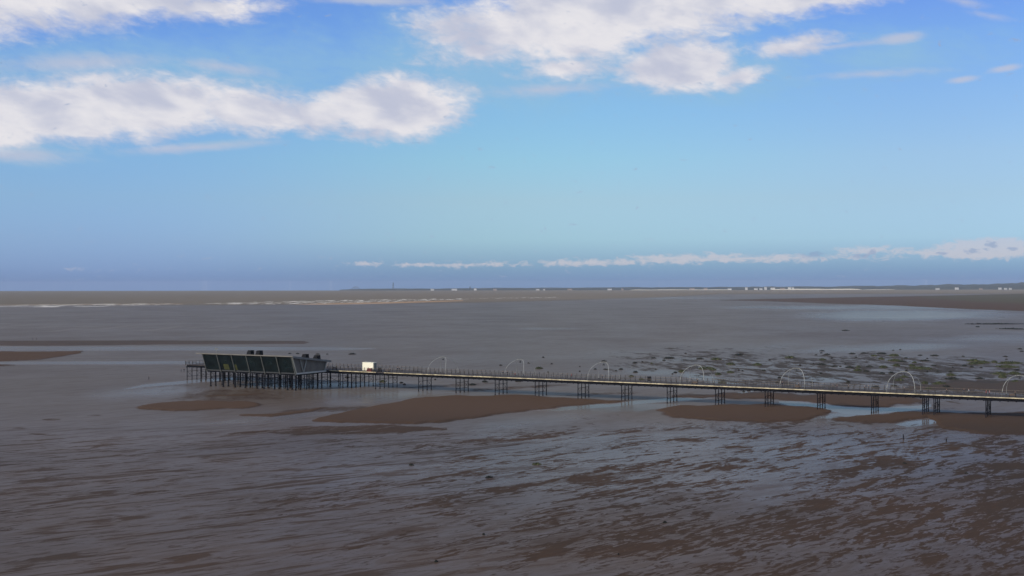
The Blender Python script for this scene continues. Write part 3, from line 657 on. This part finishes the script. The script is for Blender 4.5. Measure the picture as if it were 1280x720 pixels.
# ------------------------------------------------------------------ kiosk and deck furniture
sk = s_at(466.5, DZ+1, 3.); ek = empty('kiosk', Wp(sk, 3.0, DZ), RZ); tag(ek, 'cream box shaped kiosk standing on the pier deck, right of the pavilion', 'kiosk')
KW = s_at(453, DZ+1, 3.)-sk
b = B(); box(b, -KW, 0, 0, 2.2, .3, 3.5); obj('cabin', b, M_KIOSK, ek)
b = B(); box(b, -KW-.1, .2, -.1, 2.3, 3.51, 3.62); obj('roof', b, M_KIOSK, ek)
b = B(); box(b, .01, .25, .2, 2.0, .3, 3.3); obj('grey_side_sheet', b, M_GREYB, ek)  # grey sheet covering the right side face of the cabin
b = B(); box(b, -KW+.1, 0, .1, 2.1, 0, .3); obj('plinth', b, M_LEG, ek)
sr = s_at(464.5, DZ+.5, 1.3); er = empty('stall_counter', Wp(sr, 1.2, DZ), RZ); tag(er, 'dark red low counter standing in front of the cream kiosk', 'counter')
b = B(); hexa(b, [(-2.6,0,0),(0,0,0),(0,1.1,0),(-2.6,1.1,0),(-2.2,.1,1.25),(-.3,.1,1.25),(-.3,1.0,1.25),(-2.2,1.0,1.25)]); obj('body', b, M_RED, er)
b = B(); box(b, -2.3, -.2, 0, 1.1, 1.26, 1.34); obj('counter_top', b, M_RED, er)

def bench(px_, t, label):
    e = empty('bench', Wp(s_at(px_, DZ+.4, t), t, DZ), RZ); tag(e, label, 'bench', 'dark benches on the pier')
    b = B(); box(b, -1, 1, -.25, .25, .42, .5); obj('seat', b, M_WOOD, e)
    b = B(); hexa(b, [(-1,.25,.55),(1,.25,.55),(1,.31,.55),(-1,.31,.55),(-1,.38,.95),(1,.38,.95),(1,.44,.95),(-1,.44,.95)]); obj('backrest', b, M_WOOD, e)
    for sx in (-.85, .85):
        b = B(); box(b, sx-.05, sx+.05, -.22, .3, 0, .42); obj('leg', b, M_LEG, e)
bench(484, 2., 'dark bench on the deck just right of the gap in the pale edge')
bench(997, 3., 'dark bench under the fifth arch lamp')
bench(1266, 3., 'dark bench under the seventh arch lamp at the right edge')
bench(868, 3., 'dark bench under the fourth arch lamp')
bench(418, 4., 'dark bench on the deck beside the landward end of the pavilion')
e = empty('notice_board', Wp(s_at(811.7, DZ+1, 1.), 1., DZ), RZ); tag(e, 'dark upright notice board at the near rail between third and fourth arch lamps', 'notice board')
b = B(); box(b, -.75, .75, -.08, .08, .7, 2.3); obj('panel', b, M_COWL, e)
for sx in (-.7, .7):
    b = B(); box(b, sx-.06, sx+.06, -.1, .1, 0, .7); obj('post', b, M_COWL, e)
e = empty('service_cabinet', Wp(s_at(474.5, DZ+1, 2.), 2., DZ), RZ); tag(e, 'dark purple grey cabinet right of the cream kiosk', 'cabinet')
b = B(); hexa(b, [(-.9,-.5,0),(.9,-.5,0),(.9,.5,0),(-.9,.5,0),(-.5,-.4,1.6),(.6,-.4,1.6),(.6,.4,1.6),(-.5,.4,1.6)]); obj('cabinet_body', b, M_COWL, e)
b = B(); box(b, -.6, .7, -.5, .5, 1.61, 1.7); obj('lid', b, M_COWL, e)

# ------------------------------------------------------------------ people
def flat(name, c): return mat(name, c, .8, .15, 4.)
SKIN = flat('skin', (.45, .27, .19)); HAIRM = flat('dark hair', (.03, .02, .015))
def person_mesh(pose, top, bottom):
    st = .16 if pose == 'stand' else .30
    V = [(0,0,.95),(0,.0,1.15),(0,0,1.38),(0,0,1.50),(0,.01,1.64)]; Rr = [.15,.14,.16,.055,.10]
    E = [(0,1),(1,2),(2,3),(3,4)]
    def add(par, p, r): V.append(p); Rr.append(r); E.append((par, len(V)-1)); return len(V)-1
    k = add(4, (0, .0, 1.74), .085)
    add(4, (0, -.10, 1.63), .03)
    for sd_, ph in ((-1, 1), (1, -1)):
        if pose == 'sit':
            a = add(0, (sd_*.10, -.05, .90), .11)
        a = add(0, (sd_*.10, 0, .88), .105); kx = -ph*st*.35; a = add(a, (sd_*.11, kx, .48), .075); a = add(a, (sd_*.11, -ph*st*.5+(.06 if ph < 0 else 0), .07), .05); add(a, (sd_*.11, -ph*st*.5-.13, .035), .04)
        b_ = add(2, (sd_*.19, 0, 1.39), .065); b_ = add(b_, (sd_*.25, ph*st*.2, 1.12), .048); b_ = add(b_, (sd_*.24, ph*st*.35-.10, .90), .036); add(b_, (sd_*.235, ph*st*.4-.13, .81), .035)
    me_ = bpy.data.meshes.new('person'); me_.from_pydata(V, E, []); o = bpy.data.objects.new('person_tmp', me_); COL.objects.link(o)
    sk_ = o.modifiers.new('skin', 'SKIN'); sub = o.modifiers.new('sub', 'SUBSURF'); sub.levels = 1; sub.render_levels = 1
    for i, r_ in enumerate(Rr): me_.skin_vertices[0].data[i].radius = (r_, r_*.8 if i < 3 else r_)
    me_.skin_vertices[0].data[0].use_root = True
    dg = bpy.context.evaluated_depsgraph_get(); m2_ = bpy.data.meshes.new_from_object(o.evaluated_get(dg)); bpy.data.objects.remove(o)
    m2_.materials.clear()
    for mm in (top, bottom, SKIN, HAIRM): m2_.materials.append(mm)
    for p in m2_.polygons:
        c = p.center; p.use_smooth = True
        if c.z > 1.71 or (c.z > 1.55 and c.y > .05): p.material_index = 3
        elif c.z > 1.47 or (c.z < .86 and abs(c.x) > .2 and c.z > .7): p.material_index = 2
        elif c.z < .93 and abs(c.x) < .2: p.material_index = 1
        else: p.material_index = 0
    return m2_
TOPS = {'black': flat('black jacket', (.018,.018,.022)), 'navy': flat('navy coat', (.02,.025,.05)), 'red': flat('red coat', (.30,.025,.03)), 'grey': flat('grey coat', (.10,.10,.11)),
        'brown': flat('brown coat', (.08,.05,.035)), 'white': flat('white top', (.55,.55,.52)), 'purple': flat('purple coat', (.08,.03,.07)), 'green': flat('green coat', (.04,.06,.035)), 'pink': flat('pink coat', (.35,.15,.2))}
TROU = flat('dark trousers', (.02,.022,.03))
PM = {(p, t): person_mesh(p, m_, TROU) for t, m_ in TOPS.items() for p in ('stand', 'walk')}
def person(loc, top, pose, face, label, grp):
    o = bpy.data.objects.new('person', PM[(pose, top)]); COL.objects.link(o); o.location = loc
    o.rotation_euler = (0, 0, face); k = random.uniform(.95, 1.05); o.scale = (k, k, k)
    tag(o, label, 'person', grp)
PD = [(405.5,3,'black','stand','person in black standing at the landward corner of the pavilion'),
 (409.5,5,'brown','walk','person in brown walking beside the landward corner of the pavilion'),
 (413,8,'grey','stand','person in grey standing on the far side of the deck near the pavilion'),
 (421,6,'green','walk','person in green walking midway between pavilion and cream kiosk'),
 (425,7,'grey','stand','person in grey among the group left of the cream kiosk'),
 (435.5,8,'black','walk','person in black walking alone left of the cream kiosk'),
 (444,6,'grey','walk','person in grey closest to the left side of the cream kiosk'),
 (487.5,2.6,'black','stand','person in black standing at the bench right of the deck gap'),
 (497,7,'navy','walk','person in navy walking beside a taller one in black, right of the deck gap'),
 (499.3,7,'black','stand','tall person in black right of the deck gap, left of the first arch lamp'),
 (502.5,2,'brown','stand','person in brown at the near rail left of the first arch lamp'),
 (544.5,3,'black','stand','person in black standing under the first arch lamp'),
 (628.7,8,'black','stand','person in black at the left foot of the second arch lamp'),
 (634,8,'navy','walk','person in navy under the second arch lamp'),
 (644,4,'red','walk','person in bright red under the second arch lamp'),
 (709,8,'brown','walk','person in brown left of the third arch lamp, left one of a pair'),
 (714.5,8,'red','walk','person in red left of the third arch lamp, right one of a pair'),
 (753,6,'grey','walk','person in grey under the third arch lamp'),
 (766,6,'navy','stand','person in navy just right of the third arch lamp'),
 (872,5,'black','walk','person in black under the fourth arch lamp'),
 (975.5,3,'black','stand','person in black at the left foot of the fifth arch lamp'),
 (978,7,'navy','stand','person in navy beside another at the left foot of the fifth arch lamp'),
 (998.5,4,'black','stand','person in black by the bench under the fifth arch lamp'),
 (1041.3,3,'black','walk','person in black between fifth and sixth arch lamps, leftmost of a pair'),
 (1046.3,3,'purple','walk','person in purple between fifth and sixth arch lamps, right one of a pair'),
 (1061,3,'black','walk','lone person in black midway between the fifth and sixth arch lamps'),
 (1080.5,3,'navy','walk','person in navy left of the sixth arch lamp'),
 (1086,6,'brown','walk','person in brown close left of the sixth arch lamp'),
 (1130.3,3,'black','stand','person in black under the sixth arch lamp'),
 (1183.5,3,'black','stand','person in black right of the sixth arch lamp'),
 (1205,6,'navy','walk','person in navy between sixth and seventh arch lamps'),
 (1211,6,'white','walk','person in a white top between sixth and seventh arch lamps'),
 (1233,4,'red','walk','person in red left of the seventh arch lamp'),
 (1237,4,'pink','walk','person in pink beside one in red, left of the seventh arch lamp'),
 (1269,3.,'black','stand','person in black under the seventh arch lamp at the right edge')]
for i, (x_, t_, c_, p_, lb) in enumerate(PD):
    f = RZ+random.choice((math.pi/2, -math.pi/2))+random.uniform(-.5, .5)
    person(Wp(s_at(x_, DZ+.8, t_), t_, DZ), c_, p_, f, lb, 'people walking on the pier deck')
for (x_, y_, c_, lb) in ((186,474.5,'black','dark figure alone on the wet sand left of the pavilion'),
        (226.5,464.6,'grey','left figure of a pair on the wet sand beside the pier head'), (230,464.8,'black','right figure of a pair on the wet sand beside the pier head'),
        (41,424.6,'grey','left figure of a distant pair on the flats at the far left'), (45.5,424.7,'brown','right figure of a distant pair on the flats at the far left')):
    person(gp(x_, y_), c_, 'walk', random.uniform(0, 6), lb, 'people out on the wet sand')
# marker posts in the foreground sand
for (x_, y_, h_, lb) in ((1129.3,549,1.3,'short dark wooden post in the wet sand below the double trestle'), (1183,552,.8,'stubby dark wooden post in the wet sand right of the taller one')):
    p_ = gp(x_, y_); b = B(); tube(b, [(0,0,-.3),(.03,.02,h_*.6),(.0,.05,h_)], .17, 8, .12)
    o = obj('wooden_post', b, M_LEG, loc=p_); tag(o, lb, 'post', 'old posts in the sand')

# ------------------------------------------------------------------ weed and grass clumps on the flats
def clump_mesh(seed, blades):
    rr = random.Random(seed); bm = B(); nu, nv = 22, 6; rings = []
    ph = [rr.uniform(0, 6.28) for _ in range(5)]
    def rad(a): return 1+.22*math.sin(2*a+ph[0])+.14*math.sin(3*a+ph[1])+.09*math.sin(5*a+ph[2])+.06*math.sin(9*a+ph[3])
    def surf(a, f):
        h = (1-f**2.2)*(.75+.25*math.sin(3*a+ph[4]+f*4))
        return (math.cos(a)*rad(a)*f, math.sin(a)*rad(a)*f, h if f < .999 else -.25)
    top = bm.verts.new((0, 0, .95))
    for j in range(1, nv+1):
        rings.append([bm.verts.new(Vector(surf(2*math.pi*i/nu, j/nv))+Vector((rr.uniform(-.05, .05), rr.uniform(-.05, .05), rr.uniform(-.10, .10)))) for i in range(nu)])
    for i in range(nu): bm.faces.new((top, rings[0][i], rings[0][(i+1) % nu]))
    for a, c in zip(rings, rings[1:]):
        for i in range(nu): bm.faces.new((a[i], c[i], c[(i+1) % nu], a[(i+1) % nu]))
    for _ in range(blades):
        a = rr.uniform(0, 6.283); f = math.sqrt(rr.random())*1.02; p = Vector(surf(a, min(f, .99)))
        d = Vector((rr.uniform(-.12, .12), rr.uniform(-.12, .12), rr.uniform(.25, .6))); q = rr.uniform(0, 3.14); w_ = Vector((math.cos(q), math.sin(q), 0))*.035
        vs = [bm.verts.new(p-w_), bm.verts.new(p+w_), bm.verts.new(p+d)]; bm.faces.new(vs)
    return bm
M_CD = mat('dark weed', (.012, .014, .010), .85, .45, 1.2, bump=.5)
M_CO = mat('olive grass', (.030, .038, .012), .85, .40, 1.2, bump=.5, alt=(.045, .048, .016))
protos = {}
for k in range(6):
    for nm, mm in (('d', M_CD), ('o', M_CO)):
        bm = clump_mesh(50+k, 160); me_ = bpy.data.meshes.new('clump'); bmesh.ops.recalc_face_normals(bm, faces=bm.faces); bm.to_mesh(me_); bm.free(); me_.materials.append(mm); protos[(k, nm)] = me_
CL = """434 471.5 6 d;478 477 7 o;501.5 478.3 5 d;505.5 480.5 4 d;440 442.4 9 d;397 442.5 5 d;409 442.5 3 d;326.5 441.7 4 d;362 441.6 4 d;372 441.8 5 d
544 474.3 3 d;590.5 481 8 d;626 456.5 4 d;661 453.8 3 d;673.5 460.5 9 o;679 446.5 4 d;689.5 454.7 3 d;685 465 2 d;606 477.2 8 d;648 476.5 7 d
776 461.4 6 d;770 463.3 3 d;793.5 453.5 7 d;803 452.3 3 d;814.5 454 3 o;817 447.3 6 d;836 447.5 15 d;830 450.3 5 d;794 465 7 d;789 470.4 6 o;802 474.3 7 o;819.5 461.5 2 d
844 465.5 5 d;852 464.4 9 o;840.5 467.3 3 d;857 441.5 3 d;875 448.3 9 d;895 449 11 o;882 460.5 20 o;891 462 9 o;897.5 467.8 9 o;744 461.3 4 d;757 461.6 5 d;755 451.2 6 d;724.5 464 2.5 d;724.8 458 2 d
923 443.5 12 d;913 455.2 10 o;913 465.5 8 o;903 478.3 9 o;962 450 3 d;947 456 12 o;923.5 462.5 3 d;928 463.5 3 d;955 463 4.5 d;987 446.8 11 o;974 472 5 d;971 478 4 d;1000 456.5 4 d;1015 478 4 d;1017 454 2 d
1027.5 438.4 6 d;1026.5 441 4 d;1034 443 8 d;1020 443.5 4 d;1028 449.5 8 o;1027 455.7 10 d;1042.5 458 7 d;1050.5 457.7 3 d;1062 459.5 11 d;1073 459 8 o;1072 463 10 o;1083 464 7 d;1087 458 7 d;1104 459 11 o
1102.5 466.8 8 d;1114 466 8 d;1120.5 457 10 o;1119 450.7 15 o;1128 452 9 d;1117.5 444.3 14 o;1102 448.5 8 o;1102 442 14 d;1065 442 8 d;1080 441.5 8 d;1092.5 444.5 7 o;1116.5 437.6 3 d;1125.5 436.6 3 d;1132.5 447.3 5 d
1133 463.5 4 d;1130.5 471 8 o;1124 475 9 o;1117.5 482.5 8 d;1095 484.3 10 d;1060 477.5 6 d;1040 447.5 3 d;1057 455 3 d;1070 446.5 3 d;1026 466.5 3 d
1151 460.5 28 o;1143 453 6 o;1140 457.3 8 o;1157 451 10 d;1168 444.4 9 d;1150 444 6 d;1167.5 457 6 d;1191 459.3 2.5 d;1188 464.7 5 d;1189 469 10 o;1190 473.5 15 d;1159 448 3 d;1204 445.3 4 d;1205.5 457 7 d;1214.5 458.5 6 d;1226.5 459.5 4 d
1217 450.8 14 o;1220 454.3 22 o;1230 453 12 o;1243 452.7 9 o;1262 454 30 o;1259 458.5 24 o;1257 462.5 5 d;1271 462.5 8 d;1250 467.5 16 o;1253 471.3 12 o;1268 467 14 o;1225 473.3 9 d;1269 477 8 o
1156 479 10 o;1175 480 15 o;1183 484 12 d;1161 486 8 o;1257 445.5 5 d;1258 449 3 d;1277 439 5 d;1275 436 6 d;1172 464 3 d;1159 464 3 d
1245 404.6 80 d;1057 413 8 d;1222 408.3 6 d;1265 410.8 30 d;936 487.8 6 d;929.5 489.2 3 d
514 581 7 d;671 580 10 o;611 596.5 9 d;604.5 668 4 d;545 702 5 d;831 653 5 d;1131 579 5 d;1208 591.5 4 d;773 693 2.5 d"""
arcx = [545, 643, 748, 865, 990, 1126, 1270]; ordn = ['first', 'second', 'third', 'fourth', 'fifth', 'sixth', 'seventh']
seen = {}
items = []
for tok in CL.replace('\n', ';').split(';'):
    a = tok.split()
    if len(a) == 4: items.append((float(a[0]), float(a[1]), float(a[2]), a[3]))
FG = {514: 'dark clump on the foreground sand, left of the green clump', 671: 'green weed clump on the foreground sand, widest of the foreground clumps', 611: 'flat dark clump on the foreground sand between and below two others',
      604.5: 'small dark stone like clump low in the foreground, left of centre', 545: 'small dark clump nearest the bottom edge of the photo', 831: 'small dark clump on the foreground sand right of centre',
      1131: 'dark clump on foreground sand below the short wooden posts', 1208: 'small dark clump on foreground sand, rightmost of the foreground clumps', 773: 'tiniest clump near the bottom edge, right of centre'}
for i, (x_, y_, w_, c_) in enumerate(items):
    p = gp(x_, y_+.5); ppm = F/p.y
    me_ = protos[(i % 6, c_)]
    o = bpy.data.objects.new('weed_clump', me_); COL.objects.link(o)
    wm = w_/ppm/2*1.02; dm = min(wm*1.2, 5.)*random.uniform(.8, 1.1) if p.y < 1000 else min(wm, 12)
    if y_ > 560: hm = .20+.02*w_
    else: hm = min(.45+.06*w_, 1.15)*(.8 if c_ == 'd' else 1.)
    if y_ < 420: hm = 1.0
    o.location = (p.x, p.y, 0); o.scale = (wm, dm, hm); o.rotation_euler = (0, 0, random.uniform(-.25, .25))
    if x_ in FG: lb = FG[x_]; grp = 'clumps on the foreground sand'
    else:
        grp = 'weed and grass clumps on the flats beyond the pier'
        k = min(range(7), key=lambda q: abs(arcx[q]-x_)); side = 'left of' if x_ < arcx[k]-14 else ('right of' if x_ > arcx[k]+14 else 'beyond')
        sz = 'tiny' if w_ < 4 else 'small' if w_ < 7 else 'middling' if w_ < 11 else 'wide' if w_ < 18 else 'huge'
        cn_ = 'green grass' if c_ == 'o' else 'dark weed'
        if x_ < 425: lb = '%s %s clump on flats behind the pavilion roof' % (sz, cn_)
        elif y_ < 420: lb = '%s %s strip very far out %s %s arch lamp' % (sz, cn_, side, ordn[k])
        else:
            dep = 'farthest out' if y_ < 445 else 'far out' if y_ < 452 else 'midway out' if y_ < 460 else 'near the pier' if y_ < 470 else 'behind the rail' if y_ < 486 and y_ < 462.6+(x_-407)*.0403+.5 else 'below deck level'
            lb = '%s %s clump %s, %s %s arch lamp' % (sz, cn_, dep, side, ordn[k])
    seen.setdefault(lb, []).append(o)
    tag(o, lb, 'seaweed clump', grp)
ordw = ['leftmost one', 'second from left', 'third from left', 'fourth from left', 'fifth from left', 'sixth from left', 'seventh from left']
for lb, os_ in seen.items():
    if len(os_) > 1:
        os_.sort(key=lambda q: q.location.x/q.location.y)
        for k, q in enumerate(os_): q['label'] = lb+', '+ordw[k]

# ------------------------------------------------------------------ sea air
b = B(); box(b, -16000, 16000, -1000, 13600, -1.5, 92)
M_AIR = bpy.data.materials.new('sea air'); M_AIR.use_nodes = True; A_ = NT(M_AIR.node_tree); A_.n.clear()
pv = A_.add('ShaderNodeVolumePrincipled'); pv.inputs['Color'].default_value = (.80, .88, 1.0, 1); pv.inputs['Density'].default_value = 2.8e-5; pv.inputs['Anisotropy'].default_value = .0
ao = A_.add('ShaderNodeOutputMaterial'); A_.l.new(pv.outputs[0], ao.inputs['Volume'])
air = obj('haze', b, M_AIR); air['kind'] = 'stuff'
